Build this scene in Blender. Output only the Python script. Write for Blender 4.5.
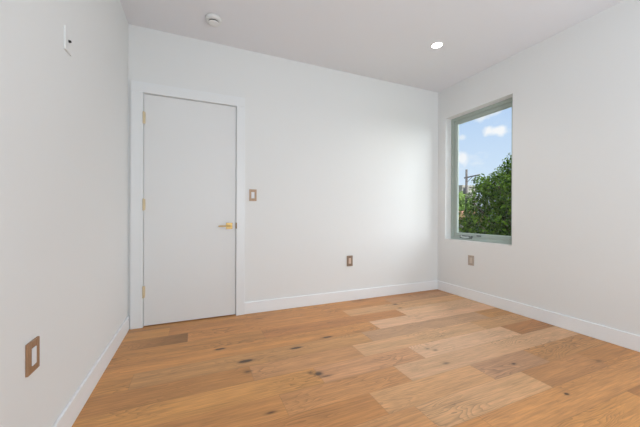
import bpy, bmesh, math, random
from mathutils import Vector, Matrix

for o in list(bpy.data.objects):
    bpy.data.objects.remove(o, do_unlink=True)
SC = bpy.context.scene
COL = SC.collection

# ------------------------------------------------------------------ camera
XL, XR, YB, YF, H = -0.5476, 3.1188, 3.0862, -1.60, 2.74     # room: left, right, back, front (behind the camera), height
cam_d = bpy.data.cameras.new('camera')
cam = bpy.data.objects.new('camera', cam_d)
COL.objects.link(cam)
cam_d.sensor_fit = 'HORIZONTAL'
cam_d.sensor_width = 36.0
cam_d.lens = 291.42 / 640 * 36.0
cam_d.shift_y = (214.70 - 213.5) / 640
cam_d.clip_start = 0.02
cam_d.clip_end = 500
cam.rotation_mode = 'QUATERNION'
_yaw, _pit, _roll = 0.40674, -0.002265, 0.003484
_m = Matrix.Rotation(-_yaw, 3, 'Z') @ Matrix.Rotation(math.pi / 2 + _pit, 3, 'X') @ Matrix.Rotation(_roll, 3, 'Z')
cam.rotation_quaternion = _m.to_quaternion()
cam.location = (0, 0, 1.041)
SC.camera = cam

# ------------------------------------------------------------------ exposure
vs = SC.view_settings
SC.display_settings.display_device = 'sRGB'
vs.view_transform = 'Standard'
vs.look = 'None'
vs.gamma = 1.0
vs.use_curve_mapping = False
vs.exposure = 0.0

# ------------------------------------------------------------------ sky
SKY = 1.0
world = bpy.data.worlds.new('sky')
SC.world = world
world.use_nodes = True
wn, wl = world.node_tree.nodes, world.node_tree.links
wn.clear()
w_tc = wn.new('ShaderNodeTexCoord')
w_sep = wn.new('ShaderNodeSeparateXYZ')
wl.new(w_tc.outputs['Generated'], w_sep.inputs[0])
w_gr = wn.new('ShaderNodeValToRGB')
w_gr.color_ramp.elements[0].position = 0.0
w_gr.color_ramp.elements[0].color = (0.74, 0.86, 0.98, 1)
w_gr.color_ramp.elements[1].position = 0.55
w_gr.color_ramp.elements[1].color = (0.30, 0.52, 0.90, 1)
wl.new(w_sep.outputs['Z'], w_gr.inputs[0])
w_map = wn.new('ShaderNodeMapping')
w_map.inputs['Location'].default_value = (0.37, 0.10, 0.21)
w_map.inputs['Scale'].default_value = (1.0, 1.0, 1.9)
wl.new(w_tc.outputs['Generated'], w_map.inputs[0])
w_n = wn.new('ShaderNodeTexNoise')
w_n.inputs['Scale'].default_value = 5.2
w_n.inputs['Detail'].default_value = 7
w_n.inputs['Roughness'].default_value = 0.52
wl.new(w_map.outputs[0], w_n.inputs['Vector'])
w_cr = wn.new('ShaderNodeValToRGB')
w_cr.color_ramp.elements[0].position = 0.50
w_cr.color_ramp.elements[1].position = 0.66
wl.new(w_n.outputs['Fac'], w_cr.inputs[0])
# clouds with a place of their own: (direction, half width, half height, strength)
w_n2 = wn.new('ShaderNodeTexNoise')
w_n2.inputs['Scale'].default_value = 26
w_n2.inputs['Detail'].default_value = 6
wl.new(w_tc.outputs['Generated'], w_n2.inputs['Vector'])
w_sum = w_cr.outputs[0]
def w_math(op, a, b, clamp=False):
    x = wn.new('ShaderNodeMath'); x.operation = op; x.use_clamp = clamp
    for i, v in enumerate((a, b)):
        if isinstance(v, (int, float)): x.inputs[i].default_value = v
        else: wl.new(v, x.inputs[i])
    return x.outputs[0]
for (cx, cy, cz), hw_, hh_, st in [((0.7620, 0.5750, 0.2980), .045, .022, .95), ((0.7909, 0.5637, 0.2383), .030, .013, 1.0), ((0.7476, 0.6408, 0.1745), .016, .020, .9),
                                   ((0.7365, 0.6352, 0.2326), .010, .008, .6)]:
    mp_ = wn.new('ShaderNodeMapping')
    mp_.inputs['Location'].default_value = (-cx / hw_, -cy / hw_, -cz / hh_)
    mp_.inputs['Scale'].default_value = (1 / hw_, 1 / hw_, 1 / hh_)
    wl.new(w_tc.outputs['Generated'], mp_.inputs[0])
    ln_ = wn.new('ShaderNodeVectorMath'); ln_.operation = 'LENGTH'; wl.new(mp_.outputs[0], ln_.inputs[0])
    edge = w_math('ADD', ln_.outputs['Value'], w_math('MULTIPLY', w_math('SUBTRACT', w_n2.outputs['Fac'], 0.5), 2.6))
    blob = w_math('MULTIPLY', w_math('MULTIPLY', w_math('SUBTRACT', 1.25, edge), 1.3, True), st)
    w_sum = w_math('MAXIMUM', w_sum, blob)
w_mix = wn.new('ShaderNodeMixRGB')
w_mix.inputs['Color2'].default_value = (0.95, 0.96, 0.99, 1)
wl.new(w_sum, w_mix.inputs['Fac'])
wl.new(w_gr.outputs[0], w_mix.inputs['Color1'])
w_bg = wn.new('ShaderNodeBackground')
w_bg.inputs['Strength'].default_value = SKY
wl.new(w_mix.outputs[0], w_bg.inputs['Color'])
w_out = wn.new('ShaderNodeOutputWorld')
wl.new(w_bg.outputs[0], w_out.inputs['Surface'])

# ------------------------------------------------------------------ sun (hazy, very soft) and an added fill lamp standing in for daylight from behind
sun_d = bpy.data.lights.new('sun', 'SUN')
sun_d.energy = 14
sun_d.angle = math.radians(130)
sun_d.color = (0.91, 0.95, 0.98)
sun = bpy.data.objects.new('sun', sun_d)
COL.objects.link(sun)
sun.location = (8, 6, 8)
sun.rotation_euler = Vector((0.40, -0.62, 0.68)).to_track_quat('Z', 'Y').to_euler()

rear_fill_d = bpy.data.lights.new('rear_fill_light', 'AREA')  # added fill lamp, set just inside the rear blind
rear_fill_d.shape = 'RECTANGLE'
rear_fill_d.size, rear_fill_d.size_y = 2.3, 1.5
rear_fill_d.energy = 62
rear_fill_d.color = (0.81, 0.92, 1.0)
rear_fill = bpy.data.objects.new('rear_fill_light', rear_fill_d)
COL.objects.link(rear_fill)
rear_fill.location = (1.4, YF + 0.40, 1.15)
rear_fill.rotation_euler = (math.pi / 2 + 0.48, 0, 0)          # looks along +Y, into the room

# ------------------------------------------------------------------ helpers
def add_box(bm, x0, x1, y0, y1, z0, z1):
    vs_ = [bm.verts.new((x, y, z)) for x in (x0, x1) for y in (y0, y1) for z in (z0, z1)]
    q = lambda *i: bm.faces.new([vs_[k] for k in i])
    q(0, 1, 3, 2); q(4, 6, 7, 5); q(0, 4, 5, 1); q(2, 3, 7, 6); q(0, 2, 6, 4); q(1, 5, 7, 3)
    return vs_

def add_lathe(bm, prof, seg=48, axis='z', origin=(0, 0, 0), cap=True):
    """prof: list of (r, h); revolve about the axis through origin"""
    o = Vector(origin)
    rings = []
    for r, h in prof:
        ring = []
        for k in range(seg):
            a = 2 * math.pi * k / seg
            c, s = r * math.cos(a), r * math.sin(a)
            v = {'z': (c, s, h), 'x': (h, c, s), 'y': (c, h, s)}[axis]
            ring.append(bm.verts.new(o + Vector(v)))
        rings.append(ring)
    for a, b in zip(rings, rings[1:]):
        for k in range(seg):
            f = bm.faces.new((a[k], a[(k + 1) % seg], b[(k + 1) % seg], b[k]))
            f.smooth = True
    if cap:
        bm.faces.new(rings[0]); bm.faces.new(rings[-1])

def add_tube(bm, pts, radii, seg=10):
    rings = []
    for i, p in enumerate(pts):
        p = Vector(p)
        d = (Vector(pts[min(i + 1, len(pts) - 1)]) - Vector(pts[max(i - 1, 0)])).normalized()
        u = d.orthogonal().normalized() if i == 0 else (u_prev - d * u_prev.dot(d)).normalized()
        u_prev = u
        w = d.cross(u)
        r = radii[i] if isinstance(radii, (list, tuple)) else radii
        rings.append([bm.verts.new(p + r * (math.cos(2 * math.pi * k / seg) * u + math.sin(2 * math.pi * k / seg) * w)) for k in range(seg)])
    for a, b in zip(rings, rings[1:]):
        for k in range(seg):
            f = bm.faces.new((a[k], a[(k + 1) % seg], b[(k + 1) % seg], b[k])); f.smooth = True
    bm.faces.new(rings[0]); bm.faces.new(rings[-1])

def obj(name, bm, m, parent=None, bevel=0.0, seg=2):
    bmesh.ops.recalc_face_normals(bm, faces=bm.faces[:])
    me = bpy.data.meshes.new(name)
    bm.to_mesh(me); bm.free()
    o = bpy.data.objects.new(name, me)
    COL.objects.link(o)
    if m: me.materials.append(m)
    if parent: o.parent = parent
    if bevel:
        b = o.modifiers.new('bevel', 'BEVEL'); b.width = bevel; b.segments = seg; b.limit_method = 'ANGLE'
        b.harden_normals = False
    return o

def thing(name, label, cat, loc=(0, 0, 0), rot=(0, 0, 0), group=None):
    o = bpy.data.objects.new(name, None); COL.objects.link(o)
    o.empty_display_size = 0.05
    o.location = loc; o.rotation_euler = rot
    o['label'] = label; o['category'] = cat
    if group: o['group'] = group
    return o

def tag(o, label, cat, kind=None):
    o['label'] = label; o['category'] = cat
    if kind: o['kind'] = kind
    return o

def boxes(*bb):
    bm = bmesh.new()
    for b in bb: add_box(bm, *b)
    return bm

# ------------------------------------------------------------------ materials
def mat(name, color, rough=0.5, metal=0.0, spec=0.5, bump=None, var=0.0):
    m = bpy.data.materials.new(name); m.use_nodes = True
    n, l = m.node_tree.nodes, m.node_tree.links
    b = n['Principled BSDF']
    b.inputs['Base Color'].default_value = (*color, 1)
    b.inputs['Roughness'].default_value = rough
    b.inputs['Metallic'].default_value = metal
    b.inputs['Specular IOR Level'].default_value = spec
    tc = n.new('ShaderNodeTexCoord')
    if var:
        nz = n.new('ShaderNodeTexNoise'); nz.inputs['Scale'].default_value = 3.0; nz.inputs['Detail'].default_value = 4
        l.new(tc.outputs['Object'], nz.inputs['Vector'])
        r = n.new('ShaderNodeValToRGB')
        r.color_ramp.elements[0].color = (*[c * (1 - var) for c in color], 1)
        r.color_ramp.elements[1].color = (*[min(1, c * (1 + var)) for c in color], 1)
        r.color_ramp.elements[0].position = 0.3; r.color_ramp.elements[1].position = 0.7
        l.new(nz.outputs['Fac'], r.inputs[0]); l.new(r.outputs[0], b.inputs['Base Color'])
    if bump:
        sc, st = bump
        nz = n.new('ShaderNodeTexNoise'); nz.inputs['Scale'].default_value = sc; nz.inputs['Detail'].default_value = 3
        l.new(tc.outputs['Object'], nz.inputs['Vector'])
        bp = n.new('ShaderNodeBump'); bp.inputs['Strength'].default_value = st; bp.inputs['Distance'].default_value = 0.001
        l.new(nz.outputs['Fac'], bp.inputs['Height']); l.new(bp.outputs[0], b.inputs['Normal'])
    return m

M_WALL = mat('wall_paint', (0.83, 0.83, 0.82), 0.75, spec=0.25, bump=(260, 0.06))
M_CEIL = mat('ceiling_paint', (0.84, 0.84, 0.87), 0.85, spec=0.2, bump=(220, 0.06))
M_TRIM = mat('trim_paint', (0.85, 0.86, 0.865), 0.38, spec=0.45)
M_BASE = mat('baseboard_paint', (0.90, 0.91, 0.92), 0.38, spec=0.45)
M_DOOR = mat('door_paint', (0.81, 0.81, 0.805), 0.42, spec=0.4, bump=(90, 0.05))
M_DARK = mat('light_block_dark', (0.06, 0.06, 0.06), 0.9)
M_BRASS = mat('satin_brass', (0.40, 0.26, 0.10), 0.36, metal=0.9)
M_BRASS_P = mat('pale_brass', (0.74, 0.62, 0.42), 0.45, metal=0.5)
M_BRASS_D = mat('dark_brass', (0.22, 0.13, 0.05), 0.45, metal=0.8)
M_SAGE = mat('sage_frame', (0.42, 0.48, 0.435), 0.45, spec=0.4)
M_SAGE_L = mat('sage_glazing_bead', (0.52, 0.60, 0.55), 0.4, spec=0.4)
M_CRANK = mat('crank_metal', (0.16, 0.18, 0.17), 0.4, metal=0.3)
M_CRANK_L = mat('crank_arm_metal', (0.60, 0.64, 0.62), 0.35, metal=0.3)
M_WHITE = mat('white_plastic', (0.82, 0.82, 0.81), 0.4)
M_INSERT = mat('white_device', (0.80, 0.81, 0.84), 0.35)
M_BEIGE = mat('beige_device', (0.74, 0.56, 0.45), 0.4)
M_GREIGE = mat('greige_device', (0.66, 0.57, 0.49), 0.4)
M_BLACK = mat('black_rubber', (0.02, 0.02, 0.02), 0.5)
M_SLOT = mat('slot_grey', (0.35, 0.34, 0.33), 0.6)

def wood_plate(name, a, b_):
    m = bpy.data.materials.new(name); m.use_nodes = True
    n, l = m.node_tree.nodes, m.node_tree.links
    p = n['Principled BSDF']; p.inputs['Roughness'].default_value = 0.45
    tc = n.new('ShaderNodeTexCoord'); mp = n.new('ShaderNodeMapping'); mp.inputs['Scale'].default_value = (220, 220, 14)
    l.new(tc.outputs['Object'], mp.inputs[0])
    nz = n.new('ShaderNodeTexNoise'); nz.inputs['Scale'].default_value = 1.0; nz.inputs['Detail'].default_value = 4
    l.new(mp.outputs[0], nz.inputs['Vector'])
    r = n.new('ShaderNodeValToRGB'); r.color_ramp.elements[0].color = (*a, 1); r.color_ramp.elements[1].color = (*b_, 1)
    r.color_ramp.elements[0].position = 0.3; r.color_ramp.elements[1].position = 0.7
    l.new(nz.outputs['Fac'], r.inputs[0]); l.new(r.outputs[0], p.inputs['Base Color'])
    return m
M_PL_BROWN = wood_plate('brown_wood_plate', (0.30, 0.165, 0.085), (0.40, 0.23, 0.125))
M_PL_TAN = wood_plate('tan_wood_plate', (0.46, 0.30, 0.19), (0.56, 0.38, 0.25))
M_PL_TAUPE = wood_plate('taupe_wood_plate', (0.25, 0.17, 0.115), (0.33, 0.23, 0.16))
M_PL_GREIGE = wood_plate('greige_wood_plate', (0.42, 0.34, 0.27), (0.50, 0.41, 0.34))

def glass_mat():
    m = bpy.data.materials.new('window_glass'); m.use_nodes = True
    n, l = m.node_tree.nodes, m.node_tree.links
    n.clear()
    out = n.new('ShaderNodeOutputMaterial'); mx = n.new('ShaderNodeMixShader')
    tr = n.new('ShaderNodeBsdfTransparent'); tr.inputs['Color'].default_value = (0.985, 0.995, 0.99, 1)
    gl = n.new('ShaderNodeBsdfGlossy'); gl.inputs['Roughness'].default_value = 0.02
    fr = n.new('ShaderNodeFresnel'); fr.inputs['IOR'].default_value = 1.2
    l.new(fr.outputs[0], mx.inputs[0]); l.new(tr.outputs[0], mx.inputs[1]); l.new(gl.outputs[0], mx.inputs[2])
    l.new(mx.outputs[0], out.inputs['Surface'])
    return m
M_GLASS = glass_mat()

def emit_mat(name, color, s):
    m = bpy.data.materials.new(name); m.use_nodes = True
    b = m.node_tree.nodes['Principled BSDF']
    b.inputs['Base Color'].default_value = (0.9, 0.9, 0.88, 1)
    b.inputs['Emission Color'].default_value = (*color, 1)
    b.inputs['Emission Strength'].default_value = s
    return m
M_LAMP = emit_mat('lamp_lens', (1.0, 0.97, 0.90), 12.0)

# ---- oak floor: per-plank tone in a colour attribute, grain along local X
KNOTS = [(0.183, 2.36, 0.036, 0.013, 1.9), (0.335, 2.095, 0.046, 0.017, 2.2),
         (0.727, 2.149, 0.044, 0.014, 1.9), (1.035, 2.236, 0.044, 0.013, 1.5), (0.745, 1.745, 0.030, 0.026, 1.1), (0.78, 1.70, 0.05, 0.012, .7), (0.70, 1.775, 0.02, 0.02, .6),
         (0.325, 1.95, 0.03, 0.02, 0.7), (2.135, 2.75, 0.03, 0.02, 1.0), (1.83, 3.03, 0.12, 0.012, 0.7),
         (0.37, 1.50, 0.035, 0.012, 0.8), (1.70, 1.70, 0.025, 0.014, 0.6), (1.62, 1.52, 0.03, 0.015, 0.6), (1.66, 1.74, 0.02, 0.01, 0.6),
         (2.05, 1.33, 0.02, 0.012, 1.0), (1.99, 0.985, 0.015, 0.011, 1.4), (0.60, 2.90, 0.06, 0.010, 0.6), (2.10, 2.62, 0.025, 0.014, 0.8), (2.65, 1.12, 0.04, 0.02, 0.5)]

def floor_mat():
    m = bpy.data.materials.new('oak_planks'); m.use_nodes = True
    n, l = m.node_tree.nodes, m.node_tree.links
    p = n['Principled BSDF']
    def new(t, **k):
        x = n.new(t)
        for a, b in k.items(): setattr(x, a, b)
        return x
    def math_(op, a, b=None, clamp=False):
        x = new('ShaderNodeMath', operation=op, use_clamp=clamp)
        for i, v in enumerate((a, b)):
            if v is None: continue
            if isinstance(v, (int, float)): x.inputs[i].default_value = v
            else: l.new(v, x.inputs[i])
        return x.outputs[0]
    tc = new('ShaderNodeTexCoord')
    at = new('ShaderNodeAttribute', attribute_name='plank')
    sep = new('ShaderNodeSeparateColor'); l.new(at.outputs['Color'], sep.inputs[0])
    tone, seed, hue = sep.outputs[0], sep.outputs[1], sep.outputs[2]
    # knots
    ksum = None
    for kx, ky, rx, ry, st in KNOTS:
        mp = new('ShaderNodeMapping'); mp.inputs['Location'].default_value = (-kx / rx, -ky / ry, 0)
        mp.inputs['Scale'].default_value = (1 / rx, 1 / ry, 0)
        l.new(tc.outputs['Object'], mp.inputs[0])
        ln = new('ShaderNodeVectorMath', operation='LENGTH'); l.new(mp.outputs[0], ln.inputs[0])
        g = math_('EXPONENT', math_('MULTIPLY', math_('POWER', ln.outputs['Value'], 2.0), -1.3))
        g = math_('MULTIPLY', g, st)
        ksum = g if ksum is None else math_('ADD', ksum, g)
    # per-plank shifted coordinates
    off = new('ShaderNodeCombineXYZ')
    l.new(math_('MULTIPLY', seed, 37.0), off.inputs[0]); l.new(math_('MULTIPLY', seed, 11.0), off.inputs[1]); l.new(math_('MULTIPLY', seed, 53.0), off.inputs[2])
    add = new('ShaderNodeVectorMath', operation='ADD'); l.new(tc.outputs['Object'], add.inputs[0]); l.new(off.outputs[0], add.inputs[1])
    # broad figure: contour rings of a stretched noise (cathedral grain)
    mp1 = new('ShaderNodeMapping'); mp1.inputs['Scale'].default_value = (1.5, 8.5, 1)
    l.new(add.outputs[0], mp1.inputs[0])
    n1 = new('ShaderNodeTexNoise'); n1.inputs['Scale'].default_value = 1.0; n1.inputs['Detail'].default_value = 2.5; n1.inputs['Roughness'].default_value = 0.45
    n1.inputs['Distortion'].default_value = 0.4
    l.new(mp1.outputs[0], n1.inputs['Vector'])
    f1 = math_('ADD', n1.outputs['Fac'], math_('MULTIPLY', ksum, 0.12))
    ring = math_('FRACT', math_('MULTIPLY', f1, 22.0))
    ring = math_('POWER', ring, 3.0)
    # fine fibres
    mp2 = new('ShaderNodeMapping'); mp2.inputs['Scale'].default_value = (6, 110, 1)
    l.new(add.outputs[0], mp2.inputs[0])
    n2 = new('ShaderNodeTexNoise'); n2.inputs['Scale'].default_value = 1.0; n2.inputs['Detail'].default_value = 5; n2.inputs['Roughness'].default_value = 0.6
    l.new(mp2.outputs[0], n2.inputs['Vector'])
    # slow streaks
    mp3 = new('ShaderNodeMapping'); mp3.inputs['Scale'].default_value = (1.1, 17, 1)
    l.new(add.outputs[0], mp3.inputs[0])
    n3 = new('ShaderNodeTexNoise'); n3.inputs['Scale'].default_value = 1.0; n3.inputs['Detail'].default_value = 4
    l.new(mp3.outputs[0], n3.inputs['Vector'])
    # strength of the figure differs along a plank
    mp4 = new('ShaderNodeMapping'); mp4.inputs['Scale'].default_value = (1.6, 3.0, 1)
    l.new(add.outputs[0], mp4.inputs[0])
    n4 = new('ShaderNodeTexNoise'); n4.inputs['Scale'].default_value = 1.0
    l.new(mp4.outputs[0], n4.inputs['Vector'])
    figs = new('ShaderNodeMapRange'); figs.inputs[1].default_value = 0.42; figs.inputs[2].default_value = 0.68
    l.new(n4.outputs['Fac'], figs.inputs[0])
    fig = math_('MULTIPLY', ring, figs.outputs[0])
    base = new('ShaderNodeMixRGB'); base.inputs[1].default_value = (0.71, 0.347, 0.108, 1); base.inputs[2].default_value = (0.60, 0.245, 0.085, 1)
    l.new(hue, base.inputs[0])
    pl_ = new('ShaderNodeMixRGB'); pl_.inputs[2].default_value = (0.70, 0.50, 0.35, 1)  # pale mix: lighter boards, with window sheen put into their colour
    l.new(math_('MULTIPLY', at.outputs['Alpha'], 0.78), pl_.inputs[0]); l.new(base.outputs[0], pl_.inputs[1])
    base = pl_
    val = math_('ADD', 0.66, math_('MULTIPLY', tone, 0.58))
    val = math_('MULTIPLY', val, math_('ADD', 0.72, math_('MULTIPLY', n3.outputs['Fac'], 0.56)))
    val = math_('MULTIPLY', val, math_('ADD', 0.50, math_('MULTIPLY', n2.outputs['Fac'], 1.0)))
    val = math_('MULTIPLY', val, math_('SUBTRACT', 1.0, math_('MULTIPLY', fig, 0.50)))
    hs = new('ShaderNodeMixRGB', blend_type='MULTIPLY'); hs.inputs[0].default_value = 1.0
    cv = new('ShaderNodeCombineColor')
    for i in range(3): l.new(val, cv.inputs[i])
    l.new(base.outputs[0], hs.inputs[1]); l.new(cv.outputs[0], hs.inputs[2])
    kn = math_('MULTIPLY', ksum, math_('ADD', 0.75, math_('MULTIPLY', n2.outputs['Fac'], 0.9)), True)
    kmix = new('ShaderNodeMixRGB'); kmix.inputs[2].default_value = (0.035, 0.018, 0.009, 1)
    l.new(math_('MULTIPLY', kn, 0.92), kmix.inputs[0]); l.new(hs.outputs[0], kmix.inputs[1])
    # seams: distance to plank edge from UV in metres
    uv = new('ShaderNodeUVMap', uv_map='edge')
    su = new('ShaderNodeSeparateXYZ'); l.new(uv.outputs[0], su.inputs[0])
    uvl = new('ShaderNodeUVMap', uv_map='size')
    sl = new('ShaderNodeSeparateXYZ'); l.new(uvl.outputs[0], sl.inputs[0])
    dx = math_('MINIMUM', su.outputs[0], math_('SUBTRACT', sl.outputs[0], su.outputs[0]))
    dy = math_('MINIMUM', su.outputs[1], math_('SUBTRACT', sl.outputs[1], su.outputs[1]))
    d = math_('MINIMUM', dx, dy)
    sm = new('ShaderNodeMapRange'); sm.inputs[1].default_value = 0.0006; sm.inputs[2].default_value = 0.0022; sm.inputs[3].default_value = 0.28; sm.inputs[4].default_value = 0.0
    l.new(d, sm.inputs[0])
    smix = new('ShaderNodeMixRGB'); smix.inputs[2].default_value = (0.12, 0.062, 0.03, 1)
    l.new(sm.outputs[0], smix.inputs[0]); l.new(kmix.outputs[0], smix.inputs[1])
    l.new(smix.outputs[0], p.inputs['Base Color'])
    rr = math_('ADD', 0.40, math_('MULTIPLY', n2.outputs['Fac'], 0.10))
    l.new(rr, p.inputs['Roughness'])
    p.inputs['Specular IOR Level'].default_value = 0.35
    p.inputs['Coat Weight'].default_value = 0.30
    p.inputs['Coat Roughness'].default_value = 0.58
    bp = new('ShaderNodeBump'); bp.inputs['Strength'].default_value = 0.12; bp.inputs['Distance'].default_value = 0.001
    l.new(n2.outputs['Fac'], bp.inputs['Height'])
    l.new(bp.outputs[0], p.inputs['Normal'])
    return m

# ------------------------------------------------------------------ room shell
T = 0.16
def build_floor():
    rnd = random.Random(11)
    W, y_ref = 0.1925, 0.862
    bm = bmesh.new()
    ue = bm.loops.layers.uv.new('edge'); us = bm.loops.layers.uv.new('size')
    ca = bm.loops.layers.float_color.new('plank')
    known = {11: [1.73], 10: [-0.2, 2.13], 9: [-0.05, 1.463], 8: [0.55, 2.018], 7: [1.553], 6: [-0.357, 1.35, 2.75], 5: [0.345, 1.15, 2.45],
             4: [0.74, 1.54, 2.618], 3: [0.45, 1.255], 2: [0.935, 1.75, 2.32], 1: [0.1, 1.1, 1.99, 2.64], 0: [1.348], -1: [0.6, 2.35]}
    tone = {(9, 0): .25, (8, 1): .40, (2, 2): .32, (2, 1): .62, (4, 3): .3, (4, 2): .75, (3, 2): .60, (5, 1): .5, (5, 2): .55, (5, 3): .4, (6, 0): .50, (6, 1): .38,
            (5, 0): .30, (3, 0): .45, (4, 0): .62, (1, 3): .42, (0, 0): .55, (0, 1): .62, (8, 2): .72, (7, 1): .75, (7, 0): .55,
            (2, 0): .45, (3, 1): .50, (9, 1): .60, (9, 2): .50, (10, 0): .5, (10, 1): .5, (10, 2): .42, (11, 0): .4, (11, 1): .35, (-1, 2): .2, (1, 1): .6, (2, 3): .36, (1, 3): .45, (3, 2): .6}  # plank tones; those by the right wall also carry some shade
    hue = {(8, 1): .75, (2, 2): .8, (4, 3): .7, (4, 1): .8, (4, 2): .4, (10, 2): .7, (11, 1): .7, (10, 1): .6, (1, 3): .6, (9, 1): .6, (-1, 2): .7}
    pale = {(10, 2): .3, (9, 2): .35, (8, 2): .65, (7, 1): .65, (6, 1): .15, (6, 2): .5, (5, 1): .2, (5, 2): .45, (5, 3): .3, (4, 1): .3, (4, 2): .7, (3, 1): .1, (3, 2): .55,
            (2, 1): .3, (2, 2): .42, (2, 3): .1, (1, 1): .15, (1, 2): .4, (1, 3): .1, (0, 1): .05}  # paler boards, part own tone, part window sheen painted in
    ends = {(9, 0): (.55, -.35), (4, 3): (.15, .3), (6, 0): (.5, .35), (2, 2): (.45, .2), (1, 3): (.28, .45)}   # a plank may darken towards one end
    r0 = math.floor((YF - y_ref) / W)
    for r in range(r0, 13):
        y0, y1 = max(YF, y_ref + r * W), min(YB + T, y_ref + (r + 1) * W)
        if y1 <= y0: continue
        if r in known: cuts = known[r]
        else:
            cuts = []; x = XL + rnd.uniform(0.3, 1.6)
            while x < XR: cuts.append(x); x += rnd.uniform(0.7, 2.0)
        xs = [XL - 0.07] + [c for c in cuts if XL < c < XR] + [XR]
        for i, (a, b) in enumerate(zip(xs, xs[1:])):
            vs_ = [bm.verts.new(v) for v in ((a, y0, 0), (b, y0, 0), (b, y1, 0), (a, y1, 0))]
            f = bm.faces.new(vs_)
            tv = tone.get((r, i), rnd.uniform(0.3, 0.7)); hv = hue.get((r, i), rnd.uniform(0.15, 0.65)); sd = rnd.random()
            ln_ = b - a
            for lp, (u, v) in zip(f.loops, ((0, 0), (ln_, 0), (ln_, y1 - y0), (0, y1 - y0))):
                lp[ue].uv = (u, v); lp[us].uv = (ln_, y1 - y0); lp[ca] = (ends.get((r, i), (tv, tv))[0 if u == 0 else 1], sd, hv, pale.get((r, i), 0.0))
    me = bpy.data.meshes.new('floor'); bm.to_mesh(me); bm.free()
    o = bpy.data.objects.new('floor', me); COL.objects.link(o); me.materials.append(floor_mat())
    return o
tag(build_floor(), 'oak plank floor with dark knots', 'floor', 'structure')

tag(obj('ceiling', boxes((XL - T, XR + 0.2, YF - T, YB + T, H, H + 0.12)), M_CEIL), 'plain white painted ceiling', 'ceiling', 'structure')
SKEW = -0.0095        # the left wall runs slightly out of square
def skew(o):
    o.matrix_world = Matrix.Translation((XL, YB, 0)) @ Matrix.Rotation(SKEW, 4, 'Z') @ Matrix.Translation((-XL, -YB, 0)) @ o.matrix_world
    return o
tag(skew(obj('wall_left', boxes((XL - T, XL, YF - T, YB + T, -0.1, H)), M_WALL)), 'white wall on the left of the room', 'wall', 'structure')

DX0, DX1, DZ = -0.4255, 0.3880, 2.1345            # door leaf
JX0, JX1, JZ = DX0 - 0.003, DX1 + 0.003, DZ + 0.004
tag(obj('wall_back', boxes((XL, JX0 - 0.018, YB, YB + T, -0.1, H), (JX1 + 0.018, XR, YB, YB + T, -0.1, H), (JX0 - 0.018, JX1 + 0.018, YB, YB + T, JZ + 0.018, H)), M_WALL),
    'white back wall holding the door', 'wall', 'structure')
tag(obj('door_light_block', boxes((JX0 - 0.018, JX1 + 0.018, YB + T - 0.01, YB + T, -0.1, JZ + 0.018)), M_DARK), 'added dark panel blocking light behind the closed door', 'wall', 'structure')  # added panel, stops light leaking through the door gaps

WY0, WY1, WZ0, WZ1 = 2.05, 2.953, 0.710, 2.338     # window opening
WT = 0.20
tag(obj('wall_right', boxes((XR, XR + WT, YF - T, WY0, -0.1, H), (XR, XR + WT, WY1, YB + T, -0.1, H), (XR, XR + WT, WY0, WY1, -0.1, WZ0), (XR, XR + WT, WY0, WY1, WZ1, H)), M_WALL),
    'white right wall with the window opening', 'wall', 'structure')
# front wall behind the camera, with an added opening as stand-in source for the fill lamp
FX0, FX1, FZ0, FZ1 = 0.2, 2.6, 0.1, 2.3
tag(obj('wall_front', boxes((XL - 0.1, FX0, YF - T, YF, -0.1, H), (FX1, XR, YF - T, YF, -0.1, H), (FX0, FX1, YF - T, YF, -0.1, FZ0), (FX0, FX1, YF - T, YF, FZ1, H)), M_WALL),
    'white wall with an added wide opening behind the camera', 'wall', 'structure')
w2 = tag(thing('added_rear_window', 'added unseen window with a white blind behind the camera, for the fill light', 'window', (0, 0, 0)), 'added unseen window with a white blind behind the camera, for the fill light', 'window', 'structure')
fy0, fy1 = YF - 0.12, YF - 0.06
xm = (FX0 + FX1) / 2
obj('window_frame', boxes((FX0, FX0 + .06, fy0, fy1, FZ0, FZ1), (FX1 - .06, FX1, fy0, fy1, FZ0, FZ1), (xm - .04, xm + .04, fy0, fy1, FZ0, FZ1),
                          (FX0, FX1, fy0, fy1, FZ0, FZ0 + .06), (FX0, FX1, fy0, fy1, FZ1 - .06, FZ1)), M_SAGE, w2)
obj('added_roller_blind', boxes((FX0, FX1, YF - 0.05, YF - 0.045, FZ0, FZ1)), mat('blind_fabric', (0.8, 0.8, 0.78), 0.9), w2)  # added blind, keeps the sun out of the rear opening

# baseboards
BH, BT = 0.1227, 0.014
def baseboard(name, lab, *b):
    return tag(obj(name, boxes(*b), M_BASE, bevel=0.004, seg=3), lab, 'baseboard', 'structure')
CX0, CX1, CZ = -0.5275, 0.4770, 2.2345             # outer edges of the door casing
skew(baseboard('baseboard_left', 'white baseboard along the left wall', (XL, XL + BT, YF, YB, 0, BH)))
baseboard('baseboard_back', 'white baseboard along the back wall right of the door', (CX1, XR, YB - BT, YB, 0, BH))
baseboard('baseboard_right', 'white baseboard along the right wall under the window', (XR - BT, XR, YF, YB - BT, 0, BH))

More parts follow.
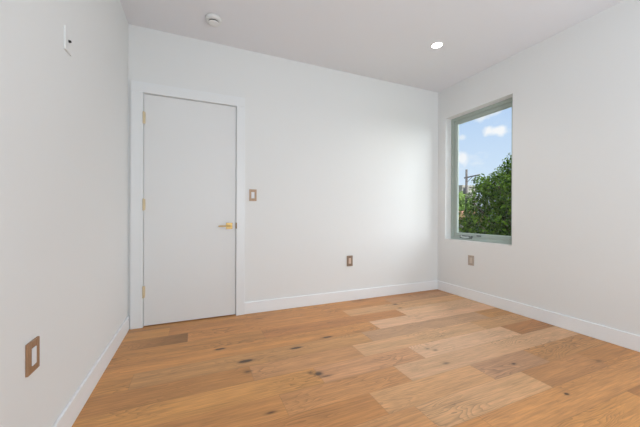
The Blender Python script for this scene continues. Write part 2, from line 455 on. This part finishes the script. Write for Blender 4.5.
# door casing and jambs
CT = 0.020
t1 = tag(thing('trim_1', 'white flat casing framing the closed door', 'door casing', (0, 0, 0)), 'white flat casing framing the closed door', 'door casing', 'structure')
ci0, ci1, ciz = JX0 - 0.002, JX1 + 0.002, JZ + 0.002
obj('casing_side', boxes((CX0, ci0, YB - CT, YB, 0, ciz)), M_TRIM, t1, 0.002)
obj('casing_side', boxes((ci1, CX1, YB - CT, YB, 0, ciz)), M_TRIM, t1, 0.002)
obj('casing_head', boxes((CX0, CX1, YB - CT, YB, ciz, CZ)), M_TRIM, t1, 0.002)
obj('door_jamb', boxes((JX0 - 0.017, JX0, YB, YB + T - 0.011, 0, JZ), (JX1, JX1 + 0.017, YB, YB + T - 0.011, 0, JZ), (JX0 - 0.017, JX1 + 0.017, YB, YB + T - 0.011, JZ, JZ + 0.017),
                       (JX0, JX0 + 0.012, YB + 0.042, YB + 0.08, 0, JZ), (JX1 - 0.012, JX1, YB + 0.042, YB + 0.08, 0, JZ), (JX0, JX1, YB + 0.042, YB + 0.08, JZ - 0.012, JZ)), M_TRIM, t1)
o = obj('strike_plate', boxes((JX1 - 0.0012, JX1 + 0.006, YB - 0.0215, YB + 0.03, 0.890, 0.950)), M_BRASS_D, t1)
o['label'] = 'small dark brass strike plate in the casing edge'

# door leaf
d1 = tag(thing('door_1', 'white flush door closed in the back wall', 'door', ((DX0 + DX1) / 2, YB, 0)), 'white flush door closed in the back wall', 'door', 'structure')
dcx = (DX0 + DX1) / 2
obj('door_panel', boxes((DX0 - dcx, DX1 - dcx, 0.002, 0.040, 0.009, DZ)), M_DOOR, d1, 0.0015)
for hz in (1.913, 1.122, 0.325):
    bm = bmesh.new()
    hx, hy = DX0 - dcx - 0.0015, -0.0245
    for k in range(5):
        z0 = hz - 0.05 + k * 0.02
        add_lathe(bm, [(0.0058, z0 + 0.0006), (0.0065, z0 + 0.0014), (0.0065, z0 + 0.0186), (0.0058, z0 + 0.0194)], 16, 'z', (hx, hy, 0))
    add_lathe(bm, [(0.0030, hz - 0.056), (0.0048, hz - 0.054), (0.0050, hz - 0.049)], 12, 'z', (hx, hy, 0))
    add_lathe(bm, [(0.0050, hz + 0.049), (0.0048, hz + 0.054), (0.0030, hz + 0.056)], 12, 'z', (hx, hy, 0))
    add_box(bm, hx - 0.001, hx + 0.013, hy + 0.002, 0.0028, hz - 0.05, hz + 0.05)
    h_ = obj('hinge', bm, M_BRASS_P, d1); h_['label'] = 'pale brass door hinge'
hl = bpy.data.objects.new('door_handle', None); COL.objects.link(hl); hl.parent = d1; hl.location = (0.325 - dcx, 0.0, 0.918); hl['label'] = 'satin brass lever handle on a square rosette'
obj('rosette', boxes((-0.031, 0.031, -0.007, 0.003, -0.031, 0.031)), M_BRASS, hl, 0.0015)
bm = bmesh.new(); add_lathe(bm, [(0.010, -0.050), (0.010, -0.006)], 24, 'y')
obj('spindle', bm, M_BRASS, hl)
obj('lever', boxes((-0.108, 0.012, -0.060, -0.047, -0.0065, 0.0065)), M_BRASS, hl, 0.003)
obj('latch_faceplate', boxes((DX1 - dcx - 0.0006, DX1 - dcx + 0.0016, 0.004, 0.030, 0.892, 0.948)), M_BRASS_D, d1)

# ------------------------------------------------------------------ casement window
w1 = tag(thing('window_1', 'sage green casement window looking onto a tree', 'window', (XR, (WY0 + WY1) / 2, WZ0)), 'sage green casement window looking onto a tree', 'window', 'structure')
hw, hh = (WY1 - WY0) / 2, WZ1 - WZ0
def ring(x0, x1, a0, w):
    """rectangular ring in the wall plane; a0: inset of its outer edge, w: face width"""
    o_, i_ = a0, a0 + w
    return [(x0, x1, -hw + o_, -hw + i_, o_, hh - o_), (x0, x1, hw - i_, hw - o_, o_, hh - o_),
            (x0, x1, -hw + i_, hw - i_, o_, i_), (x0, x1, -hw + i_, hw - i_, hh - i_, hh - o_)]
obj('window_frame', boxes(*ring(0.100, 0.185, 0.0, 0.040)), M_SAGE, w1, 0.003)
sash = obj('sash', boxes(*ring(0.116, 0.148, 0.040, 0.046)), M_SAGE, w1, 0.004)
obj('glazing_bead', boxes(*ring(0.126, 0.144, 0.085, 0.006)), M_SAGE_L, sash, 0.002)
obj('window_pane', boxes((0.136, 0.142, -hw + 0.088, hw - 0.088, 0.088, hh - 0.088)), M_GLASS, sash)
# fold-down crank on the bottom rail
ck = bpy.data.objects.new('window_crank', None); COL.objects.link(ck); ck.parent = w1; ck.location = (0.116, 2.71 - (WY0 + WY1) / 2, 0.047); ck['label'] = 'grey fold-down window crank'
obj('crank_base', boxes((-0.020, 0.0, -0.095, 0.095, -0.026, 0.014)), M_CRANK, ck, 0.006, 3)
bm = bmesh.new()
add_tube(bm, [(-0.026, 0.070, 0.002), (-0.030, 0.05, -0.006), (-0.032, 0.0, -0.010), (-0.030, -0.05, -0.006), (-0.027, -0.076, 0.004)], [0.008, 0.009, 0.010, 0.009, 0.008])
add_tube(bm, [(-0.010, 0.062, 0.006), (-0.030, 0.066, 0.0)], 0.009)
obj('crank_arm', bm, M_CRANK_L, ck)
bm = bmesh.new(); add_tube(bm, [(-0.022, -0.072, 0.0), (-0.036, -0.074, 0.002), (-0.046, -0.074, 0.003)], [0.007, 0.009, 0.008])
obj('crank_knob', bm, M_CRANK, ck)
lk = obj('sash_lock', boxes((-0.014 + 0.116, 0.118, 2.53 - (WY0 + WY1) / 2 - 0.03, 2.53 - (WY0 + WY1) / 2 + 0.03, 0.058, 0.074)), M_CRANK, w1, 0.004)

# ------------------------------------------------------------------ wall plates (local: X across, Y out of the wall is -Y, Z up)
def plate_thing(name, label, cat, loc, rz, w, h, t, m_plate, m_dev, kind, group=None):
    o = thing(name, label, cat, loc, (0, 0, rz), group)
    iw, ih = 0.0168, 0.0335
    # frame ring with an opening
    a, b = w / 2, h / 2
    obj('wall_plate', boxes((-a, -iw, -t, 0, -b, b), (iw, a, -t, 0, -b, b), (-iw, iw, -t, 0, ih, b), (-iw, iw, -t, 0, -b, -ih)), m_plate, o, 0.0018)
    if kind == 'switch':
        bm = bmesh.new()
        vs_ = add_box(bm, -iw + .0012, iw - .0012, -t - 0.002, 0, -ih + .0012, ih - .0012)
        for v in vs_:
            if v.co.y < -0.001 and v.co.z > 0: v.co.y += 0.003
        r = obj('rocker', bm, m_dev, o, 0.001)
    else:
        f = obj('receptacle', boxes((-iw + .0012, iw - .0012, -t - 0.0012, 0, -ih + .0012, ih - .0012)), m_dev, o, 0.001)
        for s in ((-1, 1) if kind == 'outlet' else ()):
            y = -t - 0.0014
            obj('socket_slots', boxes((-.0068, -.0052, y, -t, s * .0165 - .001, s * .0165 + .007), (.0052, .0068, y, -t, s * .0165, s * .0165 + .0065), (-.002, .002, y, -t, s * .0165 - .0085, s * .0165 - .0045)), M_SLOT, f)
    return o
plate_thing('light_switch', 'tan light switch plate on the back wall just right of the door casing', 'light switch', (0.562, YB, 1.236), 0, 0.076, 0.122, 0.007, M_PL_TAN, M_INSERT, 'switch')
plate_thing('wall_outlet', 'dark taupe outlet with beige insert low on the back wall', 'outlet', (1.720, YB, 0.478), 0, 0.078, 0.126, 0.009, M_PL_TAUPE, M_BEIGE, 'outlet')
plate_thing('wall_outlet', 'pale greige outlet on the right wall below the window', 'outlet', (XR, 2.546, 0.480), -math.pi / 2, 0.080, 0.122, 0.009, M_PL_GREIGE, M_GREIGE, 'outlet')
plate_thing('wall_outlet', 'brown wood-tone plate with white insert low on the left wall', 'wall outlet', (XL + SKEW * (YB - 1.436), 1.436, 0.502), math.pi / 2 + SKEW, 0.085, 0.118, 0.009, M_PL_BROWN, M_INSERT, 'blank')
cp = thing('cable_plate', 'white cable plate with dark connector high on the left wall', 'wall plate', (XL + SKEW * (YB - 1.757), 1.757, 1.862), (0, 0, math.pi / 2 + SKEW))
obj('wall_plate', boxes((-0.038, 0.038, -0.007, 0, -0.054, 0.054)), M_WHITE, cp, 0.001)
bm = bmesh.new()
add_lathe(bm, [(0.0075, -0.008), (0.0075, -0.004)], 6, 'y')
add_lathe(bm, [(0.0048, -0.016), (0.0055, -0.015), (0.0055, -0.006)], 20, 'y')
c_ = obj('connector', bm, M_BLACK, cp); c_['label'] = 'dark threaded cable connector'
for s in (-1, 1):
    bm = bmesh.new(); add_lathe(bm, [(0.0030, -0.0060), (0.0034, -0.0048)], 14, 'y', (0, 0, s * 0.042))
    obj('screw', bm, M_WHITE, cp)


# ------------------------------------------------------------------ ceiling things
sd = thing('smoke_detector', 'round white smoke detector on the ceiling above the door', 'smoke detector', (0.150, 2.700, H))
bm = bmesh.new(); add_lathe(bm, [(0.068, 0.0), (0.068, -0.014), (0.064, -0.028), (0.048, -0.032)], 56)
obj('detector_base', bm, M_WHITE, sd)
bm = bmesh.new(); add_lathe(bm, [(0.042, -0.028), (0.042, -0.044)], 48)
obj('vent_gap', bm, M_BLACK, sd)
bm = bmesh.new(); add_lathe(bm, [(0.044, -0.0415), (0.047, -0.0430), (0.046, -0.046), (0.036, -0.049), (0.012, -0.050)], 56)
obj('detector_cap', bm, M_WHITE, sd)
bm = bmesh.new(); add_lathe(bm, [(0.008, -0.048), (0.008, -0.0515), (0.006, -0.0525)], 24)
obj('test_button', bm, M_WHITE, sd)

dl = thing('recessed_downlight', 'lit recessed downlight in the ceiling near the window corner', 'ceiling light', (2.228, 2.225, H))
bm = bmesh.new(); add_lathe(bm, [(0.047, -0.002), (0.049, -0.006), (0.055, -0.007), (0.061, -0.004), (0.063, 0.0)], 56, cap=False)
obj('trim_ring', bm, M_WHITE, dl)
bm = bmesh.new(); add_lathe(bm, [(0.048, -0.001), (0.047, -0.0045), (0.034, -0.0060)], 56)
obj('lens', bm, M_LAMP, dl)
sp_d = bpy.data.lights.new('downlight_beam', 'SPOT'); sp_d.energy = 14; sp_d.spot_size = math.radians(130); sp_d.spot_blend = 1.0; sp_d.shadow_soft_size = 0.04; sp_d.color = (1.0, 0.93, 0.84)
sp = bpy.data.objects.new('downlight_beam', sp_d); COL.objects.link(sp); sp.parent = dl; sp.location = (0, 0, -0.05)

# ------------------------------------------------------------------ outside
GZ = -3.2
M_GRASS = mat('lawn', (0.055, 0.085, 0.025), 0.9, var=0.3)
bm = bmesh.new(); add_box(bm, XR + 1.5, 160, -60, 140, GZ - 0.2, GZ)
tag(obj('ground', bm, M_GRASS), 'grassy ground outside the window', 'ground', 'structure')
M_BARK = mat('bark', (0.10, 0.07, 0.045), 0.9, bump=(18, 0.5), var=0.25)

def leaf_mat(name, a, b_):
    m = bpy.data.materials.new(name); m.use_nodes = True
    n, l = m.node_tree.nodes, m.node_tree.links
    p = n['Principled BSDF']; p.inputs['Roughness'].default_value = 0.5
    p.inputs['Specular IOR Level'].default_value = 0.05
    g = n.new('ShaderNodeNewGeometry')
    r = n.new('ShaderNodeValToRGB'); r.color_ramp.elements[0].color = (*a, 1); r.color_ramp.elements[1].color = (*b_, 1)
    l.new(g.outputs['Random Per Island'], r.inputs[0]); l.new(r.outputs[0], p.inputs['Base Color'])
    tl = n.new('ShaderNodeBsdfTranslucent'); l.new(r.outputs[0], tl.inputs['Color'])
    mx = n.new('ShaderNodeMixShader'); mx.inputs[0].default_value = 0.25
    l.new(p.outputs[0], mx.inputs[1]); l.new(tl.outputs[0], mx.inputs[2]); l.new(mx.outputs[0], n['Material Output'].inputs['Surface'])
    return m
M_LEAF = leaf_mat('leaf_green', (0.007, 0.024, 0.003), (0.120, 0.205, 0.020))
M_LEAF_L = leaf_mat('leaf_light', (0.14, 0.23, 0.05), (0.30, 0.40, 0.12))

def tree(label, base, puffs, leaf, n_leaf, size, trunk_r, seed):
    rnd = random.Random(seed)
    t = thing('tree', label, 'tree', base)
    bx = Vector(base)
    bm = bmesh.new()
    tot = sum(p[3] ** 2 for p in puffs)
    for (x, y, z, r) in puffs:
        c = Vector((x, y, z)) - bx
        for _ in range(int(n_leaf * r * r / tot)):
            d = Vector((rnd.gauss(0, 1), rnd.gauss(0, 1), rnd.gauss(0, 1))).normalized()
            pos = c + d * r * (1 - 0.55 * rnd.random() ** 2.0) * rnd.uniform(0.9, 1.08)
            nrm = (d + Vector((rnd.gauss(0, .6), rnd.gauss(0, .6), rnd.gauss(0, .6) + .35))).normalized()
            u = nrm.orthogonal().normalized(); u.rotate(Matrix.Rotation(rnd.uniform(0, 6.28), 3, nrm)); v = nrm.cross(u)
            s = size * rnd.uniform(0.7, 1.3)
            q = [pos - u * s, pos - v * s * .5 + nrm * s * .12, pos + u * s, pos + v * s * .5 + nrm * s * .12]
            bm.faces.new([bm.verts.new(k) for k in q])
    obj('foliage', bm, leaf, t)
    bm = bmesh.new()
    top = max(p[2] for p in puffs) - bx.z
    add_tube(bm, [(0, 0, 0), (0.05, 0.03, top * .3), (-0.05, 0.0, top * .6), (0, 0, top * .9)], [trunk_r * 1.3, trunk_r, trunk_r * .7, trunk_r * .25], 10)
    for (x, y, z, r) in puffs:
        c = Vector((x, y, z)) - bx
        s0 = Vector((0, 0, max(0.8, c.z * 0.55)))
        add_tube(bm, [s0, (s0 + c) / 2 + Vector((0, 0, .1)), c], [trunk_r * .4, trunk_r * .25, trunk_r * .1], 6)
    obj('trunk', bm, M_BARK, t)
    return t

def puff_cloud(cx, cy, z0, z1, rad, n, seed, rs):
    rnd = random.Random(seed); out = []
    for i in range(n):
        f = (i + .5) / n
        z = z0 + (z1 - z0) * f
        k = math.sin(math.pi * min(1, 0.22 + 0.76 * f)) ** 0.7
        a = i * 2.4 + rnd.uniform(-.4, .4)
        rr = rad * k * rnd.uniform(.55, .9)
        out.append((cx + rr * math.cos(a), cy + rr * math.sin(a), z, rs * rnd.uniform(.8, 1.2) * (0.6 + .4 * k)))
    return out
crown = [(y, z, r) for y, z, r in ((10.75, -.05, .50), (10.5, .55, .52), (10.28, 1.3, .55), (10.12, 1.95, .52), (9.92, 2.55, .46), (9.55, 2.25, .52), (9.22, 2.5, .58),
         (8.95, 2.85, .58), (8.58, 2.95, .60), (8.15, 3.1, .7), (7.7, 3.25, .8), (7.2, 3.2, .85), (6.7, 2.9, .85), (6.2, 2.5, .85), (5.9, 1.5, .8))]
puffs, rr = [], random.Random(4)
for y, z, r in crown:
    puffs.append((13.0 + rr.uniform(-.25, .35), y, z, r))
for y in (10.5, 9.8, 9.1, 8.4, 7.7, 7.0, 6.4):
    for z in (-1.6, -0.8, 0.0, 0.8, 1.6, 2.3):
        if z > 3.3 - 1.1 * max(0, y - 8.6) - .9 * max(0, 6.9 - y): continue
        for dx in (-.75, .7):
            k = 0.7 if z < -1.2 else 1
            puffs.append((13.0 + dx * k + rr.uniform(-.2, .2), 8.4 + (y - 8.4) * (.8 if z < -1.2 else 1) + rr.uniform(-.15, .15), z, rr.uniform(.5, .68)))
tree('big dense green tree filling the lower right of the window view', (13.2, 8.5, GZ), puffs, M_LEAF, 34000, .075, .24, 5)
tree('pale yellow-green tree behind the utility pole', (36.0, 31.2, GZ), puff_cloud(36.0, 31.2, -1.0, 4.0, 1.6, 14, 12, 1.0), M_LEAF_L, 4000, .2, .25, 15)

M_POLE = mat('weathered_pole', (0.075, 0.062, 0.055), 0.8, var=0.15)
M_PMET = mat('grey_galvanised', (0.09, 0.09, 0.09), 0.5, metal=0.3)
up = thing('utility_pole', 'grey utility pole with one long side arm outside', 'utility pole', (25.0, 21.0, GZ))
bm = bmesh.new(); add_tube(bm, [(0, 0, 0), (0, 0, 4), (0, 0, 8.75)], [.16, .14, .10], 12)
obj('pole', bm, M_POLE, up)
ad = Vector((0.0, -1.5, -0.0))
bm = bmesh.new(); add_tube(bm, [(0, 0.25, 7.93), (0, -0.7, 8.0), (0, -1.5, 8.06)], [.07, .07, .07], 8)
add_tube(bm, [(0, 0, 7.4), (0, -0.7, 7.97)], .03, 8)
obj('side_arm', bm, M_PMET, up)
bm = bmesh.new(); add_lathe(bm, [(.14, 6.3), (.2, 6.35), (.2, 6.9), (.14, 6.95)], 16, 'z', (0.1, 0.22, 0))
obj('transformer', bm, M_PMET, up)

M_STUCCO = mat('pale_stucco', (0.24, 0.22, 0.19), 0.9, var=0.08)
M_ROOF = mat('orange_roof', (0.22, 0.10, 0.05), 0.9, var=0.2)
M_WIN = mat('far_window', (0.10, 0.12, 0.15), 0.2)
tw = thing('tower_building', 'pale narrow building behind the utility pole', 'building', (50.0, 42.6, GZ))
obj('wall', boxes((-2, 2, -1.3, 1.3, 0, 9.6)), M_STUCCO, tw)
obj('roof', boxes((-2.15, 2.15, -1.45, 1.45, 9.6, 10.0)), M_STUCCO, tw)
for k in range(3):
    obj('window', boxes((-2.04, -1.98, -0.5, 0.5, 1.6 + 2.8 * k, 2.9 + 2.8 * k)), M_WIN, tw)
hs = thing('house', 'low house with orange roof left of the trees', 'house', (30.0, 25.8, GZ))
obj('wall', boxes((-2.2, 2.2, -1.8, 2.2, 0, 3.3)), M_STUCCO, hs)
bm = bmesh.new()
r_ = [bm.verts.new(v) for v in ((-2.5, -2.1, 3.3), (2.5, -2.1, 3.3), (2.5, 2.5, 3.3), (-2.5, 2.5, 3.3), (-2.5, .2, 4.7), (2.5, .2, 4.7))]
for f in ((0, 1, 5, 4), (2, 3, 4, 5), (0, 4, 3), (1, 2, 5), (0, 3, 2, 1)): bm.faces.new([r_[k] for k in f])
obj('roof', bm, M_ROOF, hs)
obj('window', boxes((-2.24, -2.18, -0.6, 0.6, 1.4, 2.5)), M_WIN, hs)
